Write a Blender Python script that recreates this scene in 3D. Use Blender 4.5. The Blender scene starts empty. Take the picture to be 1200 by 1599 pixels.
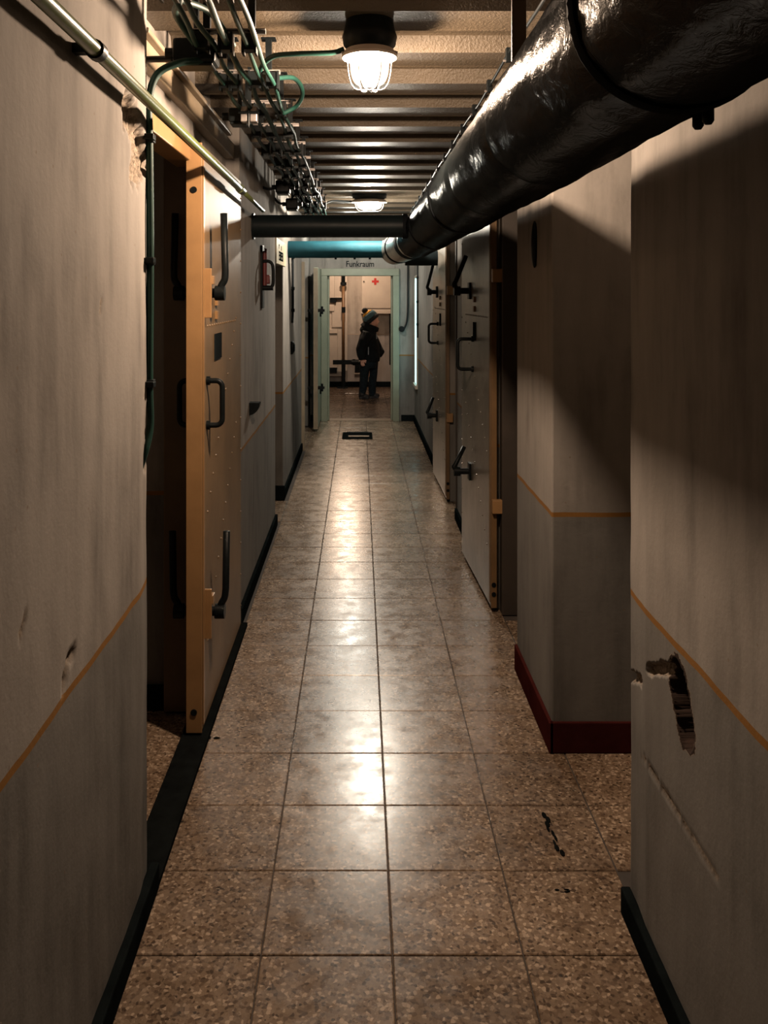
import bpy, bmesh, math, random
from mathutils import Vector, Matrix, noise
random.seed(7)
sc = bpy.context.scene
COL = sc.collection
PI = math.pi

# ---------------------------------------------------------------- camera
cam_d = bpy.data.cameras.new('camera')
cam = bpy.data.objects.new('camera', cam_d); COL.objects.link(cam)
cam.location = (0, 0, 1.51)
cam.rotation_euler = (PI/2, 0, 0)
cam_d.sensor_fit = 'VERTICAL'; cam_d.sensor_height = 36.0; cam_d.sensor_width = 27.0
cam_d.lens = 1400/1599*36
cam_d.shift_x = (600-562)/1599
cam_d.shift_y = (460-799.5)/1599
cam_d.clip_start = 0.02; cam_d.clip_end = 60
sc.camera = cam

# ---------------------------------------------------------------- world and exposure
w = bpy.data.worlds.new('world'); sc.world = w; w.use_nodes = True
w.node_tree.nodes['Background'].inputs[0].default_value = (.30, .42, .45, 1)
w.node_tree.nodes['Background'].inputs[1].default_value = 0.004
sc.view_settings.view_transform = 'Standard'
sc.view_settings.look = 'None'
sc.view_settings.gamma = 1.0
sc.view_settings.use_curve_mapping = False
sc.view_settings.exposure = -0.2
LAMP_NEAR, LAMP_FAR, LAMP_END, LAMP_RADIO, LAMP_SIDE, LAMP_WIN = 250.0, 235.0, 80.0, 170.0, 90.0, 3.2

# ---------------------------------------------------------------- materials
MATS = {}
def newmat(name):
    m = bpy.data.materials.new(name); m.use_nodes = True
    MATS[name] = m
    nt = m.node_tree
    return m, nt, nt.nodes['Principled BSDF']
def N(nt, t, **kw):
    n = nt.nodes.new(t)
    for k, v in kw.items():
        setattr(n, k, v)
    return n
def ramp(nt, stops, interp='LINEAR'):
    r = N(nt, 'ShaderNodeValToRGB'); cr = r.color_ramp; cr.interpolation = interp
    while len(cr.elements) < len(stops): cr.elements.new(0.5)
    for e, (p, c) in zip(cr.elements, stops):
        e.position = p; e.color = (*c, 1) if len(c) == 3 else c
    return r
def mixc(nt, fac, a, b, mode='MIX'):
    n = N(nt, 'ShaderNodeMix', data_type='RGBA', blend_type=mode)
    for sock, v in ((n.inputs[0], fac), (n.inputs[6], a), (n.inputs[7], b)):
        if hasattr(v, 'is_linked') or hasattr(v, 'links'): nt.links.new(v, sock)
        elif isinstance(v, (int, float)): sock.default_value = v
        else: sock.default_value = (*v, 1)
    return n.outputs[2]
def noisetex(nt, scale, detail=4, rough=.55, vec=None):
    n = N(nt, 'ShaderNodeTexNoise'); n.inputs['Scale'].default_value = scale
    n.inputs['Detail'].default_value = detail; n.inputs['Roughness'].default_value = rough
    if vec is not None: nt.links.new(vec, n.inputs['Vector'])
    return n
def bump(nt, bs, height, strength, dist):
    b = N(nt, 'ShaderNodeBump'); b.inputs['Strength'].default_value = strength
    b.inputs['Distance'].default_value = dist
    nt.links.new(height, b.inputs['Height'])
    nt.links.new(b.outputs[0], bs.inputs['Normal'])
    return b
def math_(nt, op, a, b=None, c=None):
    n = N(nt, 'ShaderNodeMath', operation=op)
    for i, v in enumerate((a, b, c)):
        if v is None: continue
        if isinstance(v, (int, float)): n.inputs[i].default_value = v
        else: nt.links.new(v, n.inputs[i])
    return n.outputs[0]

def simple(name, col, rough=.6, metal=0.0, var=.25, scale=14, bstr=.15, bdist=.002, bscale=60, spec=.5, ior=1.5):
    """painted or bare surface: tone variation, slight relief"""
    m, nt, bs = newmat(name)
    tc = N(nt, 'ShaderNodeTexCoord')
    n1 = noisetex(nt, scale, 5, .6, tc.outputs['Object'])
    d = tuple(c*(1-var) for c in col); l = tuple(min(1, c*(1+var)) for c in col)
    r = ramp(nt, [(.3, d), (.7, l)])
    nt.links.new(n1.outputs[0], r.inputs[0]); nt.links.new(r.outputs[0], bs.inputs['Base Color'])
    bs.inputs['Roughness'].default_value = rough; bs.inputs['Metallic'].default_value = metal
    bs.inputs['Specular IOR Level'].default_value = spec; bs.inputs['IOR'].default_value = ior
    if bstr:
        n2 = noisetex(nt, bscale, 4, .6, tc.outputs['Object'])
        bump(nt, bs, n2.outputs[0], bstr, bdist)
    return m

def plaster(name, upper, lower, rough=.75, stripe=(.20, .098, .028), zs=.785, base_dirt=True):
    """painted plaster: light above, greyer below, ochre line between"""
    m, nt, bs = newmat(name)
    geo = N(nt, 'ShaderNodeNewGeometry')
    pos = geo.outputs['Position']
    sep = N(nt, 'ShaderNodeSeparateXYZ'); nt.links.new(pos, sep.inputs[0])
    nw = noisetex(nt, 5, 2, .5, pos)
    wob = math_(nt, 'MULTIPLY_ADD', nw.outputs[0], .012, -.006)
    z = math_(nt, 'ADD', sep.outputs[2], wob)
    n1 = noisetex(nt, 2.2, 6, .62, pos)
    n2 = noisetex(nt, 9, 5, .65, pos)
    mp = N(nt, 'ShaderNodeMapping'); mp.inputs['Scale'].default_value = (7, 7, 1.1)
    nt.links.new(pos, mp.inputs[0])
    n3 = noisetex(nt, 1.6, 5, .6, mp.outputs[0])
    def tone(c):
        r = ramp(nt, [(.34, tuple(x*.60 for x in c)), (.5, c), (.68, tuple(x*1.2 for x in c))])
        return r
    ru, rl = tone(upper), tone(lower)
    mixn = math_(nt, 'ADD', math_(nt, 'MULTIPLY', n1.outputs[0], .5), math_(nt, 'MULTIPLY', n3.outputs[0], .5))
    nt.links.new(mixn, ru.inputs[0]); nt.links.new(mixn, rl.inputs[0])
    below = math_(nt, 'LESS_THAN', z, zs)
    c = mixc(nt, below, ru.outputs[0], rl.outputs[0])
    dz = math_(nt, 'ABSOLUTE', math_(nt, 'SUBTRACT', z, zs))
    line = math_(nt, 'LESS_THAN', dz, .0075)
    c = mixc(nt, line, c, stripe)
    # specks and scuffs
    v = N(nt, 'ShaderNodeTexVoronoi'); v.inputs['Scale'].default_value = 13
    nt.links.new(pos, v.inputs['Vector'])
    speck = math_(nt, 'LESS_THAN', v.outputs['Distance'], .045)
    c = mixc(nt, math_(nt, 'MULTIPLY', speck, .6), c, (.16, .12, .09))
    att = N(nt, 'ShaderNodeAttribute', attribute_name='chip_shade')
    nb = noisetex(nt, 90, 4, .7, pos)
    rb = ramp(nt, [(.3, (.05, .038, .028)), (.7, (.34, .28, .22))]); nt.links.new(nb.outputs[0], rb.inputs[0])
    cl = N(nt, 'ShaderNodeClamp'); nt.links.new(att.outputs['Fac'], cl.inputs[0])
    c = mixc(nt, cl.outputs[0], c, rb.outputs[0])
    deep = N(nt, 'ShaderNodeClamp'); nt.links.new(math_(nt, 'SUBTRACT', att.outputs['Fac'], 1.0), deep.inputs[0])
    c = mixc(nt, deep.outputs[0], c, (.030, .020, .016))   # shade inside the deep slot, put into its colour
    nt.links.new(c, bs.inputs['Base Color'])
    bs.inputs['Roughness'].default_value = .95; bs.inputs['Specular IOR Level'].default_value = .08
    hs = math_(nt, 'ADD', math_(nt, 'MULTIPLY', n2.outputs[0], .7), math_(nt, 'MULTIPLY', noisetex(nt, 70, 3, .6, pos).outputs[0], .25))
    bump(nt, bs, hs, .4, .005)
    return m

WALL = plaster('plaster_wall', (.225, .207, .188), (.145, .138, .128))
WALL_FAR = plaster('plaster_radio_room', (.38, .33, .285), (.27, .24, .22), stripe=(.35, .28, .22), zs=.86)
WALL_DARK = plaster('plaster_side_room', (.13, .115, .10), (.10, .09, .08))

def terrazzo(name, dark, mid, light):
    m, nt, bs = newmat(name)
    tc = N(nt, 'ShaderNodeTexCoord'); oi = N(nt, 'ShaderNodeObjectInfo')
    off = math_(nt, 'MULTIPLY', oi.outputs['Random'], 37.0)
    va = N(nt, 'ShaderNodeVectorMath', operation='ADD')
    nt.links.new(tc.outputs['Object'], va.inputs[0])
    cmb = N(nt, 'ShaderNodeCombineXYZ'); nt.links.new(off, cmb.inputs[0]); nt.links.new(off, cmb.inputs[1])
    nt.links.new(cmb.outputs[0], va.inputs[1])
    vec = va.outputs[0]
    geo = N(nt, 'ShaderNodeNewGeometry')
    # warp for irregular chips
    wn = noisetex(nt, 60, 2, .5, vec)
    wv = N(nt, 'ShaderNodeVectorMath', operation='MULTIPLY_ADD')
    nt.links.new(wn.outputs['Color'], wv.inputs[0]); wv.inputs[1].default_value = (.008, .008, 0); nt.links.new(vec, wv.inputs[2])
    v1 = N(nt, 'ShaderNodeTexVoronoi'); v1.inputs['Scale'].default_value = 125; nt.links.new(wv.outputs[0], v1.inputs['Vector'])
    r1 = ramp(nt, [(0, tuple(c*.45 for c in dark)), (.16, dark), (.45, mid), (.78, tuple(c*1.12 for c in mid)), (.86, light), (1, tuple(min(1, c*1.35) for c in light))])
    sepc = N(nt, 'ShaderNodeSeparateColor'); nt.links.new(v1.outputs['Color'], sepc.inputs[0])
    nt.links.new(sepc.outputs[0], r1.inputs[0])
    e1 = N(nt, 'ShaderNodeTexVoronoi', feature='DISTANCE_TO_EDGE'); e1.inputs['Scale'].default_value = 125
    nt.links.new(wv.outputs[0], e1.inputs['Vector'])
    matrix = ramp(nt, [(.02, (1, 1, 1)), (.10, (0, 0, 0))]); nt.links.new(e1.outputs['Distance'], matrix.inputs[0])
    c = mixc(nt, math_(nt, 'MULTIPLY', matrix.outputs[0], .55), r1.outputs[0], tuple(x*.8 for x in mid))
    # sparse big chips and black dots
    v2 = N(nt, 'ShaderNodeTexVoronoi'); v2.inputs['Scale'].default_value = 20; nt.links.new(wv.outputs[0], v2.inputs['Vector'])
    dot = math_(nt, 'LESS_THAN', v2.outputs['Distance'], .085)
    c = mixc(nt, math_(nt, 'MULTIPLY', dot, .85), c, (.02, .016, .012))
    # stains that run across tiles
    n2 = noisetex(nt, 2.6, 6, .65, geo.outputs['Position'])
    st = ramp(nt, [(.3, (.60, .56, .52)), (.62, (1.08, 1.08, 1.08))]); nt.links.new(n2.outputs[0], st.inputs[0])
    c = mixc(nt, 1.0, c, st.outputs[0], 'MULTIPLY')
    tone = math_(nt, 'MULTIPLY_ADD', oi.outputs['Random'], .28, .85)
    cmb2 = N(nt, 'ShaderNodeCombineXYZ')
    for i in range(3): nt.links.new(tone, cmb2.inputs[i])
    c = mixc(nt, 1.0, c, cmb2.outputs[0], 'MULTIPLY')
    nt.links.new(c, bs.inputs['Base Color'])
    n3 = noisetex(nt, 11, 5, .7, geo.outputs['Position'])
    rr = ramp(nt, [(.3, (.17, .17, .17)), (.7, (.36, .36, .36))]); nt.links.new(n3.outputs[0], rr.inputs[0])
    nt.links.new(rr.outputs[0], bs.inputs['Roughness'])
    bs.inputs['Specular IOR Level'].default_value = .5
    bump(nt, bs, n3.outputs[0], .14, .003)
    return m
TILE = terrazzo('terrazzo', (.120, .078, .050), (.200, .143, .098), (.32, .245, .180))
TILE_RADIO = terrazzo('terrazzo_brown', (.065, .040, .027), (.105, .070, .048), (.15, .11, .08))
GROUT = simple('grout', (.045, .036, .03), .9)
CEIL = simple('cream_painted_decking', (.078, .059, .038), .5, 0, .12, 5, .8, .006, 110)
OCHRE = simple('ochre_steel_paint', (.25, .140, .058), .42, 0, .15, 6, .15, .002, 40)
BROWN = simple('brown_steel_paint', (.10, .062, .03), .5, 0, .2, 6, .15)
DARKCASE = simple('dark_casing_paint', (.030, .022, .016), .6, 0, .2, 6, .15)
RED_DARK = simple('dark_red_paint', (.10, .010, .010), .4, 0, .2, 12, .1)
OCHRE_SHADED = simple('shaded_ochre_steel_paint', (.13, .075, .032), .45, 0, .2, 6, .15)  # ochre darkened to carry the shade on the right door edges
GREYDOOR = simple('worn_grey_steel', (.20, .175, .145), .29, .35, .3, 5, .35, .004, 16)
OCHREDOOR = simple('worn_ochre_steel', (.155, .100, .052), .5, .0, .22, 4, .25, .003, 14, ior=1.4)
IRON = simple('black_iron', (.005, .0065, .007), .42, .0, .3, 30, .3, spec=.5, ior=1.2)
RUBBER = simple('black_sill', (.006, .007, .007), .8, 0, .3, 20, .3, spec=0, ior=1.1)
BASE_BLACK = simple('black_skirting_paint', (.006, .008, .0085), .7, 0, .3, 12, .2, spec=0, ior=1.1)
BASE_RED = simple('oxblood_skirting_paint', (.040, .009, .008), .7, 0, .25, 12, .2, spec=.0, ior=1.1)
OLIVE = simple('olive_tube_paint', (.085, .105, .035), .28, .0, .2, 12, .1)
CABLE = simple('dark_green_cable', (.005, .028, .021), .55, 0, .3, 20, 0, ior=1.35)
CABLE_BLACK = simple('black_cable', (.006, .008, .009), .45, 0, .3, 20, 0, ior=1.3)
TEAL = simple('teal_pipe_paint', (.008, .045, .061), .6, 0, .2, 7, .4, .004, 14, ior=1.2)
SILVER = simple('bare_sheet_metal', (.40, .36, .31), .32, .9, .25, 6, .4, .004, 12)
STRAP = simple('black_tape', (.005, .006, .007), .6, 0, .2, 20, .2, spec=.1, ior=1.2)
WHITE = simple('cream_cabinet_paint', (.40, .34, .285), .5, 0, .08, 5, .1)
GREENFRAME = simple('pale_green_frame_paint', (.175, .185, .135), .45, 0, .12, 6, .2)
RED = simple('red_paint', (.34, .018, .015), .4, 0, .2, 12, .1)
SIGNCREAM = simple('cream_sign_plate', (.42, .36, .24), .5, 0, .1, 9, 0)
INK = simple('black_lettering', (.010, .013, .015), .9, 0, .1, 9, 0, spec=0, ior=1.1)
GALV = simple('galvanised_steel', (.22, .20, .19), .38, .6, .2, 20, .1)
TRIM = simple('beige_steel_trim', (.22, .175, .12), .5, 0, .15, 8, .3)
BRASS = simple('brown_pipe_paint', (.15, .075, .03), .45, .0, .15, 9, .1)

def foil():
    m, nt, bs = newmat('black_wrinkled_wrap')
    tc = N(nt, 'ShaderNodeTexCoord')
    mp = N(nt, 'ShaderNodeMapping'); mp.inputs['Scale'].default_value = (1, .55, 1)
    nt.links.new(tc.outputs['Object'], mp.inputs[0])
    n = noisetex(nt, 42, 5, .62, mp.outputs[0]); n.inputs['Distortion'].default_value = .6
    n2 = noisetex(nt, 5, 3, .5, mp.outputs[0])
    h = math_(nt, 'ADD', math_(nt, 'MULTIPLY', n.outputs[0], .45), math_(nt, 'MULTIPLY', n2.outputs[0], .6))
    nt.nodes.remove(bs)
    df = N(nt, 'ShaderNodeBsdfDiffuse'); df.inputs[0].default_value = (.004, .0055, .006, 1)
    gl = N(nt, 'ShaderNodeBsdfGlossy'); gl.inputs['Roughness'].default_value = .21; gl.inputs[0].default_value = (.9, .9, .9, 1)
    mx = N(nt, 'ShaderNodeMixShader'); mx.inputs[0].default_value = .055
    nt.links.new(df.outputs[0], mx.inputs[1]); nt.links.new(gl.outputs[0], mx.inputs[2])
    nt.links.new(mx.outputs[0], nt.nodes['Material Output'].inputs[0])
    bn = N(nt, 'ShaderNodeBump'); bn.inputs['Strength'].default_value = .6; bn.inputs['Distance'].default_value = .008
    nt.links.new(h, bn.inputs['Height']); nt.links.new(bn.outputs[0], gl.inputs['Normal'])
    return m
FOIL = foil()

def glow(name, col, strength, transp=0.0):
    m = bpy.data.materials.new(name); m.use_nodes = True; nt = m.node_tree
    nt.nodes.clear()
    out = N(nt, 'ShaderNodeOutputMaterial'); em = N(nt, 'ShaderNodeEmission')
    em.inputs[0].default_value = (*col, 1); em.inputs[1].default_value = strength
    if transp:
        tr = N(nt, 'ShaderNodeBsdfTransparent'); mx = N(nt, 'ShaderNodeMixShader'); mx.inputs[0].default_value = transp
        nt.links.new(em.outputs[0], mx.inputs[1]); nt.links.new(tr.outputs[0], mx.inputs[2]); nt.links.new(mx.outputs[0], out.inputs[0])
    else:
        nt.links.new(em.outputs[0], out.inputs[0])
    return m
WARM = (1, .73, .52); NEUT = (1, .90, .75)

# ---------------------------------------------------------------- mesh helpers
class MB:
    def __init__(s): s.v = []; s.f = []
    def add(s, vs, fs):
        o = len(s.v); s.v += [tuple(p) for p in vs]; s.f += [tuple(i+o for i in f) for f in fs]; return s
    def box(s, x0, x1, y0, y1, z0, z1):
        x0, x1 = min(x0, x1), max(x0, x1); y0, y1 = min(y0, y1), max(y0, y1); z0, z1 = min(z0, z1), max(z0, z1)
        vs = [(x, y, z) for z in (z0, z1) for y in (y0, y1) for x in (x0, x1)]
        return s.add(vs, [(0, 2, 3, 1), (4, 5, 7, 6), (0, 1, 5, 4), (2, 6, 7, 3), (0, 4, 6, 2), (1, 3, 7, 5)])
    def prism(s, poly, z0, z1):
        """plan polygon (x, y) raised from z0 to z1"""
        n = len(poly)
        vs = [(x, y, z0) for x, y in poly] + [(x, y, z1) for x, y in poly]
        return s.add(vs, [tuple(range(n))[::-1], tuple(range(n, 2*n))] + [(i, (i+1) % n, n+(i+1) % n, n+i) for i in range(n)])
    def tube(s, pts, r, seg=10, caps=True):
        pts = [Vector(p) for p in pts]; n = len(pts)
        rs = r if isinstance(r, (list, tuple)) else [r]*n
        rings = []; up = None
        for i in range(n):
            t = (pts[min(i+1, n-1)]-pts[max(i-1, 0)])
            if t.length < 1e-9: t = Vector((0, 0, 1))
            t.normalize()
            if up is None:
                up = Vector((0, 0, 1)) if abs(t.z) < .9 else Vector((1, 0, 0))
            a = t.cross(up)
            if a.length < 1e-6: a = t.cross(Vector((0, 1, 0)))
            a.normalize(); b = a.cross(t).normalized(); up = b
            rings.append([pts[i]+(a*math.cos(2*PI*k/seg)+b*math.sin(2*PI*k/seg))*rs[i] for k in range(seg)])
        vs = [p for rg in rings for p in rg]; fs = []
        for i in range(n-1):
            for k in range(seg):
                fs.append((i*seg+k, i*seg+(k+1) % seg, (i+1)*seg+(k+1) % seg, (i+1)*seg+k))
        if caps:
            fs.append(tuple(range(seg))[::-1]); fs.append(tuple((n-1)*seg+k for k in range(seg)))
        return s.add(vs, fs)
    def lathe(s, prof, c=(0, 0, 0), seg=24, sx=1.0, sy=1.0):
        """profile (r, z) spun about the vertical through c"""
        vs = [(c[0]+sx*r*math.cos(2*PI*k/seg), c[1]+sy*r*math.sin(2*PI*k/seg), c[2]+z) for r, z in prof for k in range(seg)]
        fs = []
        for i in range(len(prof)-1):
            for k in range(seg):
                fs.append((i*seg+k, i*seg+(k+1) % seg, (i+1)*seg+(k+1) % seg, (i+1)*seg+k))
        if prof[0][0] > 1e-5: fs.append(tuple(range(seg))[::-1])
        if prof[-1][0] > 1e-5: fs.append(tuple((len(prof)-1)*seg+k for k in range(seg)))
        return s.add(vs, fs)
    def loft(s, secs, seg=16):
        """sections (cx, cy, cz, rx, ry) stacked up"""
        vs = [(cx+rx*math.cos(2*PI*k/seg), cy+ry*math.sin(2*PI*k/seg), cz) for cx, cy, cz, rx, ry in secs for k in range(seg)]
        fs = []
        for i in range(len(secs)-1):
            for k in range(seg):
                fs.append((i*seg+k, i*seg+(k+1) % seg, (i+1)*seg+(k+1) % seg, (i+1)*seg+k))
        fs.append(tuple(range(seg))[::-1]); fs.append(tuple((len(secs)-1)*seg+k for k in range(seg)))
        return s.add(vs, fs)
    def ball(s, c, rx, ry=None, rz=None, seg=16, rows=10):
        ry = ry or rx; rz = rz or rx
        vs = []; fs = []
        for i in range(rows+1):
            a = -PI/2+PI*i/rows
            for k in range(seg):
                b = 2*PI*k/seg
                vs.append((c[0]+rx*math.cos(a)*math.cos(b), c[1]+ry*math.cos(a)*math.sin(b), c[2]+rz*math.sin(a)))
        for i in range(rows):
            for k in range(seg):
                fs.append((i*seg+k, i*seg+(k+1) % seg, (i+1)*seg+(k+1) % seg, (i+1)*seg+k))
        return s.add(vs, fs)
    def mesh(s, name):
        me = bpy.data.meshes.new(name)
        bm = bmesh.new(); bv = [bm.verts.new(p) for p in s.v]
        for f in s.f:
            try: bm.faces.new([bv[i] for i in f])
            except ValueError: pass
        bmesh.ops.remove_doubles(bm, verts=bm.verts, dist=1e-6)
        bmesh.ops.recalc_face_normals(bm, faces=bm.faces)
        bm.to_mesh(me); bm.free()
        return me
    def build(s, name, mat, parent=None, smooth=False, bevel=0.0, loc=None):
        me = s.mesh(name); me.materials.append(mat)
        if smooth:
            for p in me.polygons: p.use_smooth = True
        o = bpy.data.objects.new(name, me); COL.objects.link(o)
        if loc: o.location = loc
        if parent: o.parent = parent
        if bevel:
            b = o.modifiers.new('bevel', 'BEVEL'); b.width = bevel; b.segments = 2; b.limit_method = 'ANGLE'; b.angle_limit = math.radians(40)
        if smooth == 'angle':
            smooth_angle(o)
        return o
def smooth_angle(o, a=40):
    me = o.data
    for p in me.polygons: p.use_smooth = True
    bm = bmesh.new(); bm.from_mesh(me)
    for e in bm.edges:
        if len(e.link_faces) == 2 and e.calc_face_angle(0) > math.radians(a): e.smooth = False
    bm.to_mesh(me); bm.free()
def tag(o, label=None, cat=None, group=None, kind=None):
    if label: o['label'] = label
    if cat: o['category'] = cat
    if group: o['group'] = group
    if kind: o['kind'] = kind
    return o
def struct(o, label=None): return tag(o, label, None, None, 'structure')
def empty(name, loc=(0, 0, 0), label=None, cat=None, group=None):
    o = bpy.data.objects.new(name, None); COL.objects.link(o); o.location = loc; o.empty_display_size = .05
    return tag(o, label, cat, group)
def arc(c, r, a0, a1, n, plane='xz'):
    out = []
    for i in range(n+1):
        a = math.radians(a0+(a1-a0)*i/n); p, q = r*math.cos(a), r*math.sin(a)
        out.append({'xz': (c[0]+p, c[1], c[2]+q), 'yz': (c[0], c[1]+p, c[2]+q), 'xy': (c[0]+p, c[1]+q, c[2])}[plane])
    return out
def curve(pts, n=8):
    """Catmull-Rom through pts"""
    P = [Vector(p) for p in pts]; P = [P[0]*2-P[1]]+P+[P[-1]*2-P[-2]]
    out = []
    for i in range(1, len(P)-2):
        for k in range(n):
            t = k/n
            a, b, c, d = P[i-1:i+3]
            out.append(.5*((2*b)+(c-a)*t+(2*a-5*b+4*c-d)*t*t+(3*b-a-3*c+d)*t**3))
    out.append(P[-2]); return out

# ================================================================ STRUCTURE
# plan: x right, y into the corridor, camera at the origin, floor z = 0
XL, XR = -.53, .655
ZT = 2.335

# ---- floor slab and tiles
floor = struct(MB().box(-1.5, 1.5, -2.6, 14.8, -.12, -.004).build('floor', GROUT), 'floor slab under the terrazzo tiles')
def tile_mesh(wx, wy):
    c = .0022; h = .012; g = .0016
    a, b = wx/2-g, wy/2-g
    vs = [(-a, -b, -h), (a, -b, -h), (a, b, -h), (-a, b, -h),
          (-a, -b, -c), (a, -b, -c), (a, b, -c), (-a, b, -c),
          (-a+c, -b+c, 0), (a-c, -b+c, 0), (a-c, b-c, 0), (-a+c, b-c, 0)]
    fs = [(8, 9, 10, 11)] + [(i, (i+1) % 4, 4+(i+1) % 4, 4+i) for i in range(4)] + [(4+i, 4+(i+1) % 4, 8+(i+1) % 4, 8+i) for i in range(4)]
    m = MB().add(vs, fs); return m
TM = {}
def tile(x0, x1, y0, y1, mat):
    key = (round(x1-x0, 3), round(y1-y0, 3), mat.name)
    if key not in TM:
        me = tile_mesh(key[0], key[1]).mesh('tile'); me.materials.append(mat); TM[key] = me
    o = bpy.data.objects.new('tile', TM[key]); COL.objects.link(o); o.parent = floor
    o.location = ((x0+x1)/2, (y0+y1)/2, random.uniform(-.0006, .0004))
    o.rotation_euler = (random.uniform(-.0012, .0012), random.uniform(-.0012, .0012), 0)
xs = [-.526, -.226, .075, .375, .6755]
rows = []
y = 2.05-.301*9
while y < 10.55:
    rows.append(y); y += .301
for yy in rows:
    if yy < .4: continue
    y1 = min(yy+.301, 10.70)
    for i in range(4):
        tile(xs[i], xs[i+1], yy, y1, TILE)
    if 2.2 < yy+.15 < 2.96:
        tile(.676, .976, yy, y1, TILE); tile(.976, 1.276, yy, y1, TILE)
    if 2.2 < yy+.15 < 3.2:
        for xx in (-1.21, -.91): tile(xx, xx+.30, yy, y1, TILE)
    if 5.9 < yy+.15 < 6.6: tile(-.826, -.526, yy, y1, TILE)
    if 8.7 < yy+.15 < 10.3: tile(-.826, -.526, yy, y1, TILE)
    if 3.61 < yy+.15 < 4.3 or 6.0 < yy+.15 < 6.5: tile(.676, .976, yy, y1, TILE)
yy = 10.705
while yy < 14.5:
    for xx in (-.826, -.526, -.226, .075, .375, .675):
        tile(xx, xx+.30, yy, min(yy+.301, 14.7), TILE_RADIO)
    yy += .301
# behind the camera: one plain strip
struct(MB().box(-.53, .655, -2.6, .24, -.02, 0).build('floor', TILE), 'tiled floor strip behind the viewpoint')
# steel sill along the left door
struct(MB().box(-.605, -.512, 2.29, 4.09, -.01, .016).build('trim_1', RUBBER, bevel=.003), 'black steel sill along the left steel door')

# ---- walls
def gouge(y, z, gs):
    d = 0; m = 0
    for (pts, rad, dep, rough) in gs:
        best = 9
        for i in range(len(pts)-1):
            a = Vector(pts[i]); b = Vector(pts[i+1]); p = Vector((y, z))
            t = max(0, min(1, (p-a).dot(b-a)/(b-a).length_squared)); best = min(best, (p-(a+(b-a)*t)).length)
        nz = noise.noise(Vector((y*38, z*38, 3.1)))*rough + noise.noise(Vector((y*110, z*110, 8.1)))*rough*.4
        q = (best+nz*rad)/rad
        if dep > .03 and q < 1.22: m = 2  # deep slot and its lip take the painted shade colour
        if q < 1:
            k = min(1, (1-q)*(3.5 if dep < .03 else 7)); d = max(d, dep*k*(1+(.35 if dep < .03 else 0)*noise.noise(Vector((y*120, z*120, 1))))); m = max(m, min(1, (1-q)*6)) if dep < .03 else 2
    return d, m
def plan_wall(name, path, zs, side, gs, mat, label, amp=.0025):
    """wall surface along a plan path (x, y); side = +1 when the room is at +x"""
    vs, fs, chip_shade = [], [], []
    n = len(zs)
    for j, (x, y, free) in enumerate(path):
        for z in zs:
            d, m = gouge(y, z, gs) if free else (0, 0)
            und = amp*(noise.noise(Vector((y*3.1, z*2.7, 5*side)))+.5*noise.noise(Vector((y*11, z*9, 2*side)))) if free else 0
            edge = 0
            vs.append((x+side*(und-d), y, z)); chip_shade.append(m)
    for j in range(len(path)-1):
        for k in range(n-1):
            f = (j*n+k, (j+1)*n+k, (j+1)*n+k+1, j*n+k+1)
            fs.append(f if side > 0 else f[::-1])
    me = bpy.data.meshes.new(name); me.from_pydata(vs, [], fs); me.update()
    at = me.attributes.new('chip_shade', 'FLOAT', 'POINT'); at.data.foreach_set('value', chip_shade)
    me.materials.append(mat)
    for p in me.polygons: p.use_smooth = True
    o = bpy.data.objects.new(name, me); COL.objects.link(o)
    return struct(o, label)
def frange(a, b, n): return [a+(b-a)*i/n for i in range(n+1)]
zfine = frange(0, .54, 50)+frange(.543, .79, 85)+frange(.80, 2.335, 150)
# left near wall with worn end
pl = [(XL, y, 1) for y in frange(-2.6, .9, 14)] + [(XL, y, 1) for y in frange(.91, 2.16, 150)]
pl += [(XL-.012*((y-2.16)/.12)**1.3, y, 1) for y in frange(2.168, 2.28, 16)]
pl += [(XL-.016, 2.286, 1), (XL-.03, 2.291, 0), (-.9, 2.291, 0), (-1.5, 2.291, 0)]
gL = [([(1.665, .85), (1.62, .835), (1.602, .805)], .014, .010, .7),
      ([(2.06, 1.93), (2.12, 1.90), (2.20, 1.86)], .055, .022, .5), ([(2.10, 1.80), (2.24, 1.84)], .04, .014, .6),
      ([(2.25, 1.10), (2.28, 1.20)], .035, .014, .6), ([(1.40, .98), (1.42, 1.0)], .008, .004, .3), ([(1.83, 1.47), (1.84, 1.5)], .006, .004, .3)]
plan_wall('wall_left', pl, zfine, 1, gL, WALL, 'near left plaster wall with worn corner and ochre line')
# right near wall
pr = [(XR, y, 1) for y in frange(-2.6, .9, 14)] + [(XR, y, 1) for y in frange(.91, 1.70, 80)]+[(XR, y, 1) for y in frange(1.704, 2.05, 90)]
pr += [(XR+.010*((y-2.05)/.15), y, 1) for y in frange(2.056, 2.195, 20)]
pr += [(XR+.014, 2.20, 1), (XR+.03, 2.203, 0), (1.0, 2.203, 0), (1.5, 2.203, 0)]
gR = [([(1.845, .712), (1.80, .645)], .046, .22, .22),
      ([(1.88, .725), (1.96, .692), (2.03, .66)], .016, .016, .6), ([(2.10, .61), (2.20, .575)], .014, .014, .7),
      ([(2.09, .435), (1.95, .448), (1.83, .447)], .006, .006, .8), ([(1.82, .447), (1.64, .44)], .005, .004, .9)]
plan_wall('wall_right', pr, zfine, -1, gR, WALL, 'near right plaster wall with a gouged slot')

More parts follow.
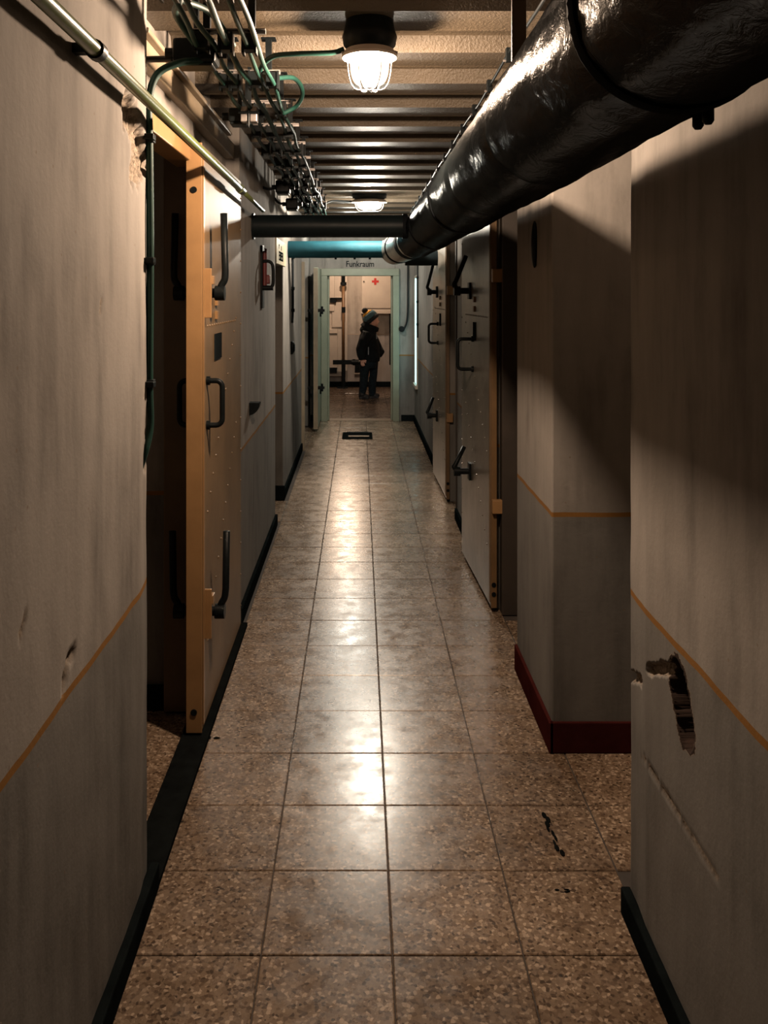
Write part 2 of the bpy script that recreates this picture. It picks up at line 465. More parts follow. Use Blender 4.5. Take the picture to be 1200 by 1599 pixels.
def wall(name, poly, label, mat=WALL, z0=0, z1=ZT, bev=.006):
    return struct(MB().prism(poly, z0, z1).build(name, mat, bevel=bev), label)
def R(x0, x1, y0, y1): return [(x0, y0), (x1, y0), (x1, y1), (x0, y1)]
wall('wall_left', R(-1.5, -.615, 3.27, 4.11), 'recessed left wall behind the open ochre door')
wall('wall_left', R(-1.5, -.552, 4.11, 5.86), 'left wall between the ochre door and the sign')
wall('wall_left', R(-1.5, -.565, 6.60, 8.72), 'left wall with the hanging black cable')
wall('wall_left', R(-1.5, -.565, 5.86, 6.60), 'plaster lintel carrying the cream sign', z0=1.715)
wall('wall_left', R(-1.5, -.59, 10.30, 10.70), 'short left wall beside the radio room door')
wall('wall_left', R(-1.5, -.60, 2.291, 3.27), 'lintel above the near left doorway', z0=2.06)
wall('wall_left', R(-1.5, -.59, 8.72, 10.30), 'lintel above the dark left doorway', z0=1.98)
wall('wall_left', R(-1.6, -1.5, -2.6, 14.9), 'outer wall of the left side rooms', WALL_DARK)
wall('wall_right', R(.634, 1.5, 2.957, 3.61), 'plaster pier with the oxblood skirting')
wall('wall_right', R(.655, 1.5, 4.30, 6.02), 'right wall between the two steel doors')
wall('wall_right', R(.655, 1.5, 3.61, 4.30), 'lintel above the dark right doorway', z0=2.02)
wall('wall_right', R(.655, 1.5, 6.02, 6.53), 'lintel above the lit right doorway', z0=2.02)
# far right wall with the window hole
WY0, WY1, WZ0, WZ1 = 10.12, 10.55, .45, 1.73
wall('wall_right', R(.655, 1.5, 6.53, WY0), 'right wall beyond the second steel door')
wall('wall_right', R(.655, 1.5, WY0, 10.70), 'right wall under the bright window', z1=WZ0)
wall('wall_right', R(.655, 1.5, WY0, 10.70), 'right wall above the bright window', z0=WZ1)
wall('wall_right', R(.655, 1.5, WY1, 10.70), 'right wall between bright window and corner', z0=WZ0, z1=WZ1)
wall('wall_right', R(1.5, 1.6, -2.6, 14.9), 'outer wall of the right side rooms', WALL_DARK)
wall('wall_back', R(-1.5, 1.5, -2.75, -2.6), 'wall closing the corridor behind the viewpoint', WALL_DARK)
# end wall with door opening
OX0, OX1, OZ = -.385, .395, 1.735
we = wall('wall_end', [(-.6, 10.70), (OX0-.03, 10.70), (OX0-.03, 10.9), (-.6, 10.9)], 'end wall left of the radio room door')
wall('wall_end', [(OX1+.03, 10.70), (1.5, 10.70), (1.5, 10.9), (OX1+.03, 10.9)], 'end wall right of the radio room door')
wtop = wall('wall_end', R(OX0-.03, OX1+.03, 10.70, 10.9), 'end wall above the radio room door', z0=OZ+.03)
# radio room
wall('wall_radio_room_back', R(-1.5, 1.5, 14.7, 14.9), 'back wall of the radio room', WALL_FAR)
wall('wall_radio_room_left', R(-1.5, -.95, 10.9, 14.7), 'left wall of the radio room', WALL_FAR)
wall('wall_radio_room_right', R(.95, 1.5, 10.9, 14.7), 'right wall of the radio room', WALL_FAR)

# ---- skirtings
def skirt(name, x0, x1, y0, y1, h, mat, label): return struct(MB().box(x0, x1, y0, y1, 0, h).build(name, mat, bevel=.004), label)
skirt('baseboard_left', XL-.005, -.510, -2.6, 2.283, .066, BASE_BLACK, 'black skirting of the near left wall')
skirt('baseboard_left', -.562, -.536, 4.10, 5.862, .075, BASE_BLACK, 'black skirting of the middle left wall')
skirt('baseboard_left', -.575, -.550, 6.585, 8.66, .075, BASE_BLACK, 'black skirting under the hanging cable')
skirt('baseboard_left', -1.5, -.550, 6.582, 6.60, .105, BASE_BLACK, 'black skirting across the left niche')
skirt('baseboard_left', -1.5, -.71, 3.25, 3.27, .09, BASE_BLACK, 'black skirting inside the near left doorway')
skirt('baseboard_right', .637, XR+.006, -2.6, 2.19, .066, BASE_BLACK, 'black skirting of the near right wall')
skirt('baseboard_right', .625, 1.5, 2.948, 2.96, .103, BASE_RED, 'oxblood skirting on the front of the pier')
skirt('baseboard_right', .623, .64, 2.948, 3.612, .103, BASE_RED, 'oxblood skirting on the corridor side of the pier')
skirt('baseboard_right', .638, .66, 4.30, 6.03, .075, BASE_BLACK, 'black skirting between the steel doors')
skirt('baseboard_right', .638, .66, 6.53, 10.70, .075, BASE_BLACK, 'black skirting of the far right wall')
skirt('baseboard_right', OX1+.10, .66, 10.685, 10.70, .075, BASE_BLACK, 'black skirting right of the radio room door')
skirt('baseboard_left', -.60, OX0-.09, 10.685, 10.70, .075, BASE_BLACK, 'black skirting left of the radio room door')
skirt('baseboard_radio_room', -.95, .95, 14.68, 14.70, .085, BASE_BLACK, 'dark skirting along the radio room wall')

# ---- ceiling: profiled steel decking, one sheet rib per part
ceiling = struct(MB().box(-1.6, 1.6, -2.75, 14.9, 2.36, 2.45).build('ceiling', CEIL), 'ceiling slab above the profiled decking')
P = .42
# the near side of each rib faces the camera
vs = []; fs = []
prof = [(0, 2.283), (.012, 2.285), (.17, 2.285), (.182, 2.283), (.205, 2.331), (.215, 2.334), (.385, 2.334), (.395, 2.331), (.42, 2.283)]
for yv, zv in prof: vs += [(-1.5, yv, zv), (1.5, yv, zv)]
for i in range(len(prof)-1): fs.append((2*i, 2*i+1, 2*i+3, 2*i+2))
dm = bpy.data.meshes.new('deck_rib'); dm.from_pydata(vs, [], fs); dm.materials.append(CEIL)
yy = 2.84-.395-P*12
while yy < 14.7:
    o = bpy.data.objects.new('deck_rib', dm); COL.objects.link(o); o.parent = ceiling; o.location = (0, yy, 0)
    yy += P

# ---- door casing steel
def steel(name, boxes, mat, label, bev=.004):
    m = MB()
    for b in boxes: m.box(*b)
    return struct(m.build(name, mat, bevel=bev), label)
steel('trim_2', [(-.655, -.575, 2.295, 3.20, 1.965, 2.055)], OCHRE, 'ochre steel header over the near left doorway')
steel('trim_3', [(-.705, -.600, 3.22, 3.275, .01, 2.0)], BROWN, 'brown steel jamb inside the near left doorway')
steel('trim_4', [(-.68, -.575, 2.30, 4.105, 2.13, 2.20), (-.66, -.555, 2.36, 3.9, 2.20, 2.215)], TRIM, 'beige steel angle under the ceiling at left')
steel('trim_5', [(.645, .75, 3.60, 3.66, 0, 2.02), (.67, .80, 4.215, 4.30, 0, 2.02), (.645, .75, 3.66, 4.22, 1.96, 2.03)], DARKCASE, 'dark steel casing of the near right doorway')
steel('trim_6', [(.645, .70, 6.015, 6.04, 0, 2.02), (.645, .70, 6.04, 6.53, 1.97, 2.03)], DARKCASE, 'steel casing of the lit right doorway')
steel('trim_7', [(-.60, -.535, 8.70, 8.78, 0, 1.83)], TRIM, 'beige steel jamb of the dark left doorway')

# ================================================================ DOORS
def lever(parent, sg, u, z, n0, out, arm, lean_n, lean_u, iron=IRON):
    """clamp lever: plate, shaft and cranked arm; n = distance out from the face"""
    m = MB()
    m.box(sg*n0, sg*(n0+.012), u-.028, u+.028, z-.045, z+.045)
    m.tube([(sg*n0, u, z), (sg*(n0+out), u, z)], .017, 12)
    m.tube([(sg*(n0+out-.028), u, z), (sg*(n0+out+.006), u, z)], .026, 12)
    h = m.build('lever_boss', iron, parent, 'angle')
    a = MB()
    p0 = Vector((sg*(n0+out-.01), u, z)); p3 = Vector((sg*(n0+out-.01+lean_n), u+lean_u, z+arm))
    pts = curve([p0, p0+Vector((sg*.003, 0, arm*.09)), p0+Vector((sg*.015, lean_u*.15, arm*.17)), p0+Vector((sg*(.018+lean_n*.2), lean_u*.25, arm*.28))], 4)
    pts += [p3+Vector((sg*.016, 0, 0))]
    a.tube(pts, .0125, 10)
    a.build('lever_arm', iron, h, True)
def pull(parent, sg, u, z0, z1, n0, out, r=.0095):
    m = MB(); k = .022
    pts = [(sg*n0, u, z0)] + [(sg*(n0+out-k+k*math.sin(a)), u, z0+k-k*math.cos(a)) for a in frange(0, PI/2, 5)] + \
          [(sg*(n0+out-k+k*math.cos(a)), u, z1-k+k*math.sin(a)) for a in frange(0, PI/2, 5)] + [(sg*n0, u, z1)]
    m.tube(pts, r, 10)
    m.tube([(sg*n0, u, z0), (sg*(n0+.012), u, z0)], .016, 10); m.tube([(sg*n0, u, z1), (sg*(n0+.012), u, z1)], .016, 10)
    return m.build('pull_handle', IRON, parent, 'angle')
def rivets(parent, sg, pts, mat, r=.005):
    m = MB()
    for u, z in pts:
        m.add([(0, u+r*math.cos(k*PI/3), z+r*math.sin(k*PI/3)) for k in range(6)] + [(sg*.004, u+r*.5*math.cos(k*PI/3), z+r*.5*math.sin(k*PI/3)) for k in range(6)],
              [(6, 7, 8, 9, 10, 11)]+[(k, (k+1) % 6, 6+(k+1) % 6, 6+k) for k in range(6)])
    o = m.build('rivets', mat, parent); o['kind'] = 'stuff'; return o
def blast_door(label, x, y, sg, W, T, H, rot, face, edge, lev, pulls, back=False, hinge=(), holes=((.5, .10),), bolt=(), plate_u=None, plate_w=.075, name='steel_door'):
    """sg=+1: corridor face looks to +x; u runs along local y from the near edge"""
    d = empty(name, (x, y, 0), label, 'door', 'open steel doors in the corridor')
    d.rotation_euler = (0, 0, rot); d['kind'] = 'thing'
    MB().box(-sg*T, 0, .004, W, .03, H).build('leaf', face, d, bevel=.004)
    MB().box(-sg*(T-.002), -sg*.001, -.004, .004, .025, H+.005).build('edge_plate', edge, d, bevel=.001)
    MB().box(0, sg*.004, .006, .030, .05, H-.02).build('edge_strip', edge, d)
    for f, z in holes:
        MB().tube([(-sg*T*f, -.0035, z), (-sg*T*f, -.0075, z)], .011, 14).build('bolt_head', IRON, d)
    rv = [(.018, .12+.14*i) for i in range(int((H-.2)/.14)+1)] + [(W-.02, .12+.14*i) for i in range(int((H-.2)/.14)+1)]
    rv += [(.10+.05*i, 1.40) for i in range(int((W-.2)/.05))]
    rv += [(.10+.06*i, .30+.055*i) for i in range(int((W-.2)/.06))] + [(.10+.06*i, .75+.055*i) for i in range(int((W-.2)/.06))]
    rivets(d, sg, rv, face)
    for (u, z, out, arm, ln, lu) in lev:
        lever(d, sg, u, z, 0, out, arm, ln, lu)
        if back: lever(d, -sg, u, z, T, out, arm, ln, lu)
    for (u, z0, z1, out) in pulls:
        pull(d, sg, u, z0, z1, 0, out)
        if back: pull(d, -sg, u, z0, z1, T, out*.7)
    if plate_u:
        u = plate_u
        MB().box(0, sg*.005, u, u+plate_w, 1.27, 1.365).build('label_plate', INK, d)
        MB().box(0, sg*.010, u+.015, u+.05, 1.42, 1.45).box(0, sg*.010, u+.015, u+.05, 1.47, 1.50).build('lock_slot', edge, d)
    for z in hinge:
        MB().box(-sg*.002, -sg*(T+.02), -.035, -.003, z-.032, z+.032).build('hinge_block', OCHRE, d, bevel=.003)
    for (u, z0, z1) in bolt:
        MB().box(0, sg*.026, u, u+.012, z0, z1).box(0, sg*.03, u+.012, u+.05, (z0+z1)/2+.03, (z0+z1)/2+.06).build('strike_bracket', edge, d, bevel=.002)
    return d
blast_door('ochre steel door with black levers standing open on the left', -.534, 3.04, 1, .99, .056, 2.02, 0, OCHREDOOR, OCHRE,
           [(.105, 1.515, .055, .28, -.004, 0), (.105, .40, .055, .28, .006, 0)], [(.085, 1.055, 1.21, .055)], back=True,
           holes=((.5, 1.865), (.5, .095)), plate_u=.25, plate_w=.15, bolt=((.03, 1.43, 1.60), (.03, .33, .50)))
blast_door('near grey steel door with worn shiny paint folded against right wall', (.622), 4.25, -1, .92, .030, 2.02, math.radians(2.1), GREYDOOR, OCHRE_SHADED,
           [(.60, 1.53, .085, .19, -.07, .02), (.60, .555, .085, .13, -.06, .02)], [(.50, 1.115, 1.275, .085)],
           hinge=(1.60, .51), holes=((.45, .09), (.45, .135)), plate_u=.42)
blast_door('far grey steel door folded flat against the right wall', .628, 6.50, -1, .98, .026, 2.02, math.radians(1.0), GREYDOOR, OCHRE_SHADED,
           [(.62, 1.53, .075, .22, -.05, .02), (.62, .55, .075, .14, -.05, .02)], [(.55, 1.13, 1.28, .075)],
           hinge=(1.54, .62), holes=((.45, .09), (.45, .14), (.45, 1.93)), plate_u=.36)

# radio room door leaf, edge-on, pale green
d = empty('steel_door', (-.462, 10.66, 0), 'pale green door standing open edge-on beside the radio room doorway', 'door'); d['kind'] = 'thing'
MB().box(-.045, 0, -.80, 0, .03, 1.81).build('leaf', GREENFRAME, d, bevel=.004)
MB().box(-.047, .002, -.805, -.79, .03, 1.80).build('edge_plate', TRIM, d)
for z in (1.335, .48):
    h = MB().box(-.10, .06, -.76, -.73, z-.018, z+.018).tube([(.045, -.745, z-.04), (.045, -.745, z+.045)], .014, 8).tube([(-.115, -.745, z), (.075, -.745, z)], .014, 8).build('clamp_lever', IRON, d)
    MB().tube([(.03, -.745, z), (.03, -.745, z-.07)], .010, 8).build('clamp_arm', IRON, h)
# radio room door casing
f = empty('door_1', (0, 10.70, 0)); struct(f, 'pale green steel casing around the radio room doorway')
def fpart(n, *b, mat=GREENFRAME): return MB().box(*b).build(n, mat, f, bevel=.004)
fpart('jamb', OX0-.075, OX0, -.035, .21, 0, OZ)
fpart('jamb', OX1, OX1+.075, -.035, .21, 0, OZ)
fpart('header', OX0-.075, OX1+.075, -.035, .21, OZ, OZ+.085)
fpart('stop', OX0, OX0+.022, .05, .09, 0, OZ)
fpart('stop', OX1-.022, OX1, .05, .09, 0, OZ)
fpart('threshold', OX0-.02, OX1+.02, .0, .2, -.004, .006, mat=BROWN)

# lettering above the door
def text_mesh(txt, size, ext=.001):
    c = bpy.data.curves.new('lettering', 'FONT'); c.body = txt; c.size = size; c.extrude = ext; c.align_x = 'CENTER'; c.align_y = 'CENTER'
    c.offset = size*.012
    o = bpy.data.objects.new('lettering_tmp', c); COL.objects.link(o)
    dg = bpy.context.evaluated_depsgraph_get()
    me = bpy.data.meshes.new_from_object(o.evaluated_get(dg)); bpy.data.objects.remove(o); bpy.data.curves.remove(c)
    me.name = 'lettering'; return me
me = text_mesh('Funkraum', .098); me.materials.clear(); me.materials.append(INK)
o = bpy.data.objects.new('lettering', me); COL.objects.link(o); o.parent = wtop
o.location = (.005, 10.698, 1.872); o.rotation_euler = (PI/2, 0, 0); o.scale = (.86, 1.0, 1)
o['label'] = 'black painted word Funkraum'

# bright window on the far right wall
wd = empty('window_1', (.655, (WY0+WY1)/2, WZ0)); struct(wd, 'tall narrow window glowing pale cyan on the right wall')
WIN = glow('lit_window_pane', (.50, .92, .90), LAMP_WIN)
hw = (WY1-WY0)/2; hz = WZ1-WZ0
MB().box(-.004, .0, -hw+.02, hw-.02, .03, hz-.02).build('pane', WIN, wd)
MB().box(-.012, .09, -hw, -hw+.03, 0, hz).box(-.012, .09, hw-.03, hw, 0, hz).box(-.012, .09, -hw+.03, hw-.03, hz-.03, hz).box(-.03, .09, -hw-.01, hw+.01, -.01, .03).build('window_frame', WHITE, wd, bevel=.003)
MB().box(-.008, .06, -.010, .010, .03, hz-.03).build('glazing_bar', WHITE, wd)

# ================================================================ PIPES
PX, PZ, PR = .354, 1.834, .120
mp = empty('insulated_pipe', (PX, 0, PZ), 'thick black wrapped pipe running under the ceiling along the right', 'pipe')
def pipe_section(name, y0, y1, r, mat, parent, x0=0, x1=0, n=40, seg=48, wob=.004):
    vs = []; fs = []
    for i in range(n+1):
        t = i/n; yv = y0+(y1-y0)*t; xc = x0+(x1-x0)*t
        for k in range(seg):
            a = 2*PI*k/seg
            rr = r+wob*noise.noise(Vector((math.cos(a)*2.5, yv*5, math.sin(a)*2.5)))+wob*.5*noise.noise(Vector((math.cos(a)*7, yv*13, math.sin(a)*7)))
            if i in (0, n): rr -= .004
            vs.append((xc+rr*math.cos(a), yv, rr*math.sin(a)+max(0, yv-2)*.006))
    for i in range(n):
        for k in range(seg): fs.append((i*seg+k, i*seg+(k+1) % seg, (i+1)*seg+(k+1) % seg, (i+1)*seg+k))
    fs.append(tuple(range(seg))[::-1]); fs.append(tuple(n*seg+k for k in range(seg)))
    return MB().add(vs, fs).build(name, mat, parent, 'angle')
for y0, y1 in ((-2.6, -.4), (-.4, 1.0), (1.0, 1.7), (1.7, 2.4), (2.4, 3.05), (3.05, 4.25), (4.25, 5.62)):
    pipe_section('insulation_section', y0, y1, PR, FOIL, mp, n=int((y1-y0)*26))
for yv in (-.4, 1.0, 3.05, 4.25):
    pipe_section('strap', yv-.012, yv+.012, PR+.004, STRAP, mp, n=2, wob=.001)
pipe_section('metal_sleeve', 5.60, 5.78, PR-.008, SILVER, mp, 0, -.006, n=8, wob=.001)
pipe_section('strap', 5.78, 5.98, PR-.004, STRAP, mp, -.006, -.016, n=6, wob=.002)
pipe_section('metal_sleeve', 5.98, 6.68, PR-.006, SILVER, mp, -.016, -.050, n=10, wob=.001)
pipe_section('strap', 6.68, 6.74, PR-.001, STRAP, mp, -.050, -.053, n=2, wob=.001)
pipe_section('end_cap', 6.74, 7.20, PR-.004, SILVER, mp, -.053, -.078, n=8, wob=.001)
# hangers of the pipe
hg = empty('pipe_hanger', (.295, 1.66, 2.29), 'flat steel strap hanging the black pipe from the decking', 'hanger')
MB().box(-.0135, .0135, -.003, .003, -.35, 0).build('strap', BROWN, hg, bevel=.001)
MB().box(-.03, .03, -.03, .03, -.008, 0).build('foot_plate', BROWN, hg, bevel=.001)
hg = empty('pipe_clamp', (.412, 1.075, 1.735), 'black clamp with two pegs under the near pipe end', 'clamp')
MB().box(-.012, .012, -.035, .035, -.002, .010).build('clamp_plate', IRON, hg, bevel=.002)
for yv in (.016, -.016):
    MB().lathe([(.0, -.024), (.004, -.024), (.0068, -.020), (.0068, 0), (0, 0)], (.0, yv, 0), 12).build('peg', IRON, hg, True)

br = empty('branch_pipe', (0, 4.62, 1.862), 'black horizontal pipe crossing the corridor below the ceiling', 'pipe')
def xpipe(name, x0, x1, r, mat, parent, n=24, seg=32, wob=.001, y0=0, z0=0):
    vs = []; fs = []
    for i in range(n+1):
        xv = x0+(x1-x0)*i/n
        for k in range(seg):
            a = 2*PI*k/seg; rr = r+wob*noise.noise(Vector((xv*5, math.cos(a)*2, math.sin(a)*2)))
            vs.append((xv, y0+rr*math.cos(a), z0+rr*math.sin(a)))
    for i in range(n):
        for k in range(seg): fs.append((i*seg+k, i*seg+(k+1) % seg, (i+1)*seg+(k+1) % seg, (i+1)*seg+k))
    fs.append(tuple(range(seg))[::-1]); fs.append(tuple(n*seg+k for k in range(seg)))
    return MB().add(vs, fs).build(name, mat, parent, 'angle')
BP = simple('black_pipe_paint', (.005, .008, .009), .45, 0, .2, 8, .25, .004, 10, spec=.5, ior=1.2)
xpipe('pipe_body', -.565, PX-.105, .058, BP, br)
xpipe('wall_flange', -.556, -.542, .068, BP, br, n=2, wob=0)
xpipe('tee_collar', .220, .245, .064, STRAP, br, n=2, wob=0)

tp = empty('cross_pipe', (0, 7.08, 1.866), 'teal painted pipe crossing the corridor before the end wall', 'pipe')
xpipe('pipe_body', -.575, .185, .067, TEAL, tp, wob=.003)
xpipe('weld_seam', -.045, -.030, .069, TEAL, tp, n=2, wob=.002)
xpipe('collar', .180, .200, .073, GALV, tp, n=2, wob=0)
xpipe('elbow_socket', .20, .235, .071, TEAL, tp, n=3, wob=0)
for xv in (-.19, -.04, .08):
    MB().tube([(xv, 0, -.06), (xv, 0, -.078)], .009, 8).build('bolt', IRON, tp)
st = empty('stub_pipe', (0, 7.12, 1.80), 'short black pipe from the pipe end into the right wall', 'pipe')
xpipe('pipe_body', .36, .66, .06, BP, st)

# olive conduit on the left
ol = empty('conduit_tube', (0, 0, 0), 'olive green glossy tube running along the upper left wall', 'tube')
def on(yv): return (-.488, yv, 1.9785-.0101*yv)
MB().tube([on(y) for y in frange(-2.6, 3.68, 20)], .0142, 16).build('tube_body', OLIVE, ol, True)
MB().tube([on(3.64), on(3.72)], .018, 16).build('coupling', OLIVE, ol, 'angle')
MB().tube([on(3.70), on(4.52)], .0098, 14).build('tube_end', OLIVE, ol, True)
for yv in (1.66, .3):
    x_, y_, z_ = on(yv)
    MB().tube([(x_, y_-.014, z_), (x_, y_+.014, z_)], .0185, 14).box(x_-.046, x_-.012, y_-.012, y_+.012, z_-.006, z_+.012).build('tube_clip', IRON, ol, 'angle')

# ================================================================ LAMPS
def cage_lamp(label, loc, sx, sy, col, power, depth, wires, name='caged_ceiling_lamp', bulb_r=.034):
    L = empty(name, loc, label, 'lamp', 'caged bulkhead lamps')
    R0 = .056
    top = 2.288-loc[2]
    MB().lathe([(0, top), (.066, top), (.074, 0), (.078, -.012), (.074, -.036), (.062, -.05), (0, -.05)], seg=32, sx=sx, sy=sy).build('base', IRON, L, 'angle')
    MB().lathe([(.052, -.046), (.068, -.050), (.079, -.066), (.077, -.073), (.052, -.070)], seg=32, sx=sx, sy=sy).build('collar', WHITE, L, 'angle')
    gp = [(R0, -.062)]+[(R0*math.cos(a)**.38 if a < PI/2-.01 else 0, -.062-.018-(depth-.018)*math.sin(a)) for a in frange(0, PI/2, 10)]
    g = MB().lathe(gp, seg=32, sx=sx, sy=sy).build('glass', glow(name+'_glass', col, 5.0, .6), L, True)
    cg = MB()
    def wp(a, t):
        r = (R0+.007)*(math.cos(t)**.36 if t < PI/2-.01 else 0)
        return (sx*r*math.cos(a), sy*r*math.sin(a), -.068-(depth+.008)*math.sin(t))
    for i in range(wires):
        a = PI*i/wires
        pts = [wp(a, t) for t in frange(0, PI/2, 9)]
        pts += [wp(a+PI, t) for t in frange(PI/2, 0, 9)][1:]
        cg.tube(pts, .0019, 6)
    ring = [(sx*(R0+.007)*math.cos(b), sy*(R0+.007)*math.sin(b), -.070) for b in frange(0, 2*PI, 32)]
    cg.tube(ring, .0022, 6)
    cg.build('guard_cage', GALV, L, True)
    for s in (-1, 1):
        MB().tube([(s*sx*.064, 0, -.055), (s*sx*.064+s*.014, 0, -.060)], .007, 8).build('wing_nut', GALV, L, True)
    MB().lathe([(0, -.048), (.018, -.050), (.018, -.070), (.012, -.074), (0, -.074)], seg=16).build('bulb_socket', IRON, L, 'angle')
    ld = bpy.data.lights.new(name, 'POINT'); ld.energy = power; ld.color = col; ld.shadow_soft_size = bulb_r
    lo = bpy.data.objects.new('bulb_light', ld); COL.objects.link(lo); lo.parent = L; lo.location = (0, 0, -.062-depth*.44)
    return L
cage_lamp('glowing caged lamp on the near ceiling decking', (.028, 2.54, 2.252), 1.0, 1.0, WARM, LAMP_NEAR, .088, 3)
cage_lamp('small bright oval ceiling lamp above the black cross pipe', (.075, 6.90, 2.290), 1.75, 1.0, NEUT, LAMP_FAR, .066, 3, 'oval_ceiling_lamp', .03)
cage_lamp('lamp above the corridor end hidden beyond the teal pipe', (-.10, 9.70, 2.290), 1.5, 1.0, (1, .99, .88), LAMP_END, .066, 3, 'end_ceiling_lamp', .03)
cage_lamp('lamp lighting the radio room from its ceiling', (-.20, 13.5, 2.285), 1.1, 1.1, WARM, LAMP_RADIO, .08, 3, 'radio_room_lamp')
cage_lamp('lamp in the side room behind the far steel door', (1.08, 6.27, 2.285), 1.0, 1.0, NEUT, LAMP_SIDE, .08, 3, 'side_room_lamp')

# ================================================================ CABLES AND BRACKETS (left ceiling run)
CX = [-.415, -.375, -.335, -.295, -.262]
def bracket(yv, label, full=True):
    b = empty('cable_bracket', (-.335, yv, 2.283), label, 'bracket', 'cable brackets under the ceiling')
    return b
bm_bar = MB().box(-.095, .095, -.004, .004, -.108, -.100).box(-.095, .095, -.015, .004, -.100, -.097).mesh('cross_bar'); bm_bar.materials.append(GALV)
bm_hang = MB().box(-.009, .009, -.010, .010, -.104, 0).box(-.022, .022, -.020, .020, -.004, 0).mesh('hanger_post'); bm_hang.materials.append(IRON)
bm_clamp = MB().box(-.015, .015, -.018, .018, -.150, -.108).box(-.019, -.013, -.020, .020, -.158, -.104).box(.013, .019, -.020, .020, -.158, -.104).mesh('cable_clamp'); bm_clamp.materials.append(IRON)
ordn = ['nearest', 'second', 'third', 'fourth', 'fifth', 'sixth', 'seventh', 'eighth', 'ninth', 'tenth', 'eleventh', 'twelfth', 'thirteenth', 'fourteenth', 'fifteenth']
BY = [1.45+.42*i for i in range(14)]
for i, yv in enumerate(BY):
    b = bracket(yv, 'black cable bracket under the decking, %s from the viewer' % ordn[i])
    def ch(n, me, x, z=0):
        o = bpy.data.objects.new(n, me); COL.objects.link(o); o.parent = b; o.location = (x, 0, z); return o
    ch('cross_bar', bm_bar, 0)
    ch('hanger_post', bm_hang, -.055); ch('hanger_post', bm_hang, .06)
    for xc in ((-.068, -.012, .055) if i % 3 else (-.075, -.035, .02, .068)):
        ch('cable_clamp', bm_clamp, xc+random.uniform(-.006, .006), random.uniform(-.004, .006))
cab_specs = [(-.408, 0, 'leftmost dark green cable of the ceiling run'), (-.372, 1, 'second dark green cable from the left in the ceiling run'),
             (-.330, 2, 'middle dark green cable of the ceiling run'), (-.290, 3, 'fourth dark green cable from the left in the ceiling run'),
             (-.262, 4, 'rightmost dark green cable of the ceiling run')]
for cx, k, lb in cab_specs:
    pts = []
    for i in range(-3, 15):
        yv = 1.45+.42*i
        pts.append((cx+random.uniform(-.008, .008), yv, 2.283-.137+random.uniform(-.004, .004)))
        pts.append((cx+random.uniform(-.007, .007), yv+.21, 2.283-.137-random.uniform(.0, .012)))
    o = MB().tube(curve(pts, 4), .0068 if k != 2 else .0085, 8).build('electric_cable', CABLE, None, True)
    tag(o, lb, 'cable', 'ceiling cable run')
def cable(pts, r, label, mat=CABLE, group=None, n=8, name='electric_cable'):
    o = MB().tube(curve(pts, n), r, 8).build(name, mat, None, True); return tag(o, label, 'cable', group)
# feed to the near lamp with its loop
cable([(-.265, 3.10, 2.135), (-.215, 3.08, 2.16), (-.190, 2.98, 2.185), (-.21, 2.86, 2.20), (-.265, 2.74, 2.17)], .0075, 'small green cable loop beside the third bracket')
cable([(-.305, 2.80, 2.15), (-.300, 2.70, 2.185), (-.255, 2.62, 2.205), (-.18, 2.58, 2.203), (-.08, 2.55, 2.198), (-.045, 2.54, 2.205)], .0078, 'green cable feeding the near caged lamp')
cable([(-.49, 2.36, 2.13), (-.54, 2.38, 2.135), (-.60, 2.40, 2.14), (-.66, 2.40, 2.15)], .009, 'black cable from junction box into the left wall', CABLE_BLACK)
cable([(-.40, 2.34, 2.12), (-.46, 2.30, 2.105), (-.515, 2.28, 2.07), (-.535, 2.275, 2.00), (-.533, 2.272, 1.9), (-.531, 2.272, 1.6), (-.534, 2.275, 1.3), (-.532, 2.275, 1.18), (-.540, 2.26, 1.12), (-.555, 2.255, 1.07)], .0095, 'green black cable dropping down the left wall corner', CABLE)
for z, lb in ((1.905, 'top'), (1.595, 'middle'), (1.285, 'lower')):
    e = empty('cable_clip', (-.534, 2.272, z), '%s black clip holding the cable at the left corner' % lb, 'clip', 'clips on the left corner cable')
    MB().box(-.014, .014, -.013, .013, -.010, .010).build('clip_body', IRON, e, bevel=.002)
    MB().box(-.012, .020, -.040, -.010, -.007, .007).build('clip_foot', IRON, e, bevel=.002)
# crossing arcs near the top
cable([(-.42, 2.30, 2.15), (-.44, 2.15, 2.18), (-.40, 1.98, 2.16), (-.37, 1.8, 2.15)], .009, 'bent cable curling above the junction box')
cable([(-.33, 2.34, 2.16), (-.365, 2.2, 2.20), (-.41, 2.05, 2.185), (-.43, 1.88, 2.15)], .008, 'thin cable crossing over to the nearest bracket')
# junction boxes
def jbox(loc, dx, dy, dz, label, ear=True):
    b = empty('junction_box', loc, label, 'box', 'ceiling junction boxes')
    MB().box(-dx, dx, -dy, dy, -dz, dz).build('housing', IRON, b, bevel=.008)
    MB().box(-dx*.85, dx*.85, -dy*.85, dy*.85, -dz-.008, -dz).build('cover', IRON, b, bevel=.003)
    if ear:
        for s in (-1, 1):
            MB().tube([(s*dx, 0, 0), (s*(dx+.025), 0, 0)], .014, 10).build('cable_gland', IRON, b, 'angle')
        MB().tube([(0, 0, dz), (0, 0, 2.283-loc[2])], .008, 8).build('hanger_rod', IRON, b)
    return b
jbox((-.430, 2.36, 2.145), .056, .04, .032, 'black junction box hanging above the left doorway')
jbox((-.415, 3.10, 2.125), .035, .04, .024, 'small black junction box beside the galvanised connector')
jbox((-.435, 5.10, 2.12), .040, .05, .035, 'black junction box before the black cross pipe')
jbox((-.440, 5.85, 2.10), .040, .05, .035, 'black junction box just above the black cross pipe')
gb = empty('cable_connector', (-.375, 3.05, 2.125), 'galvanised connector block clamped to the ceiling cables', 'connector')
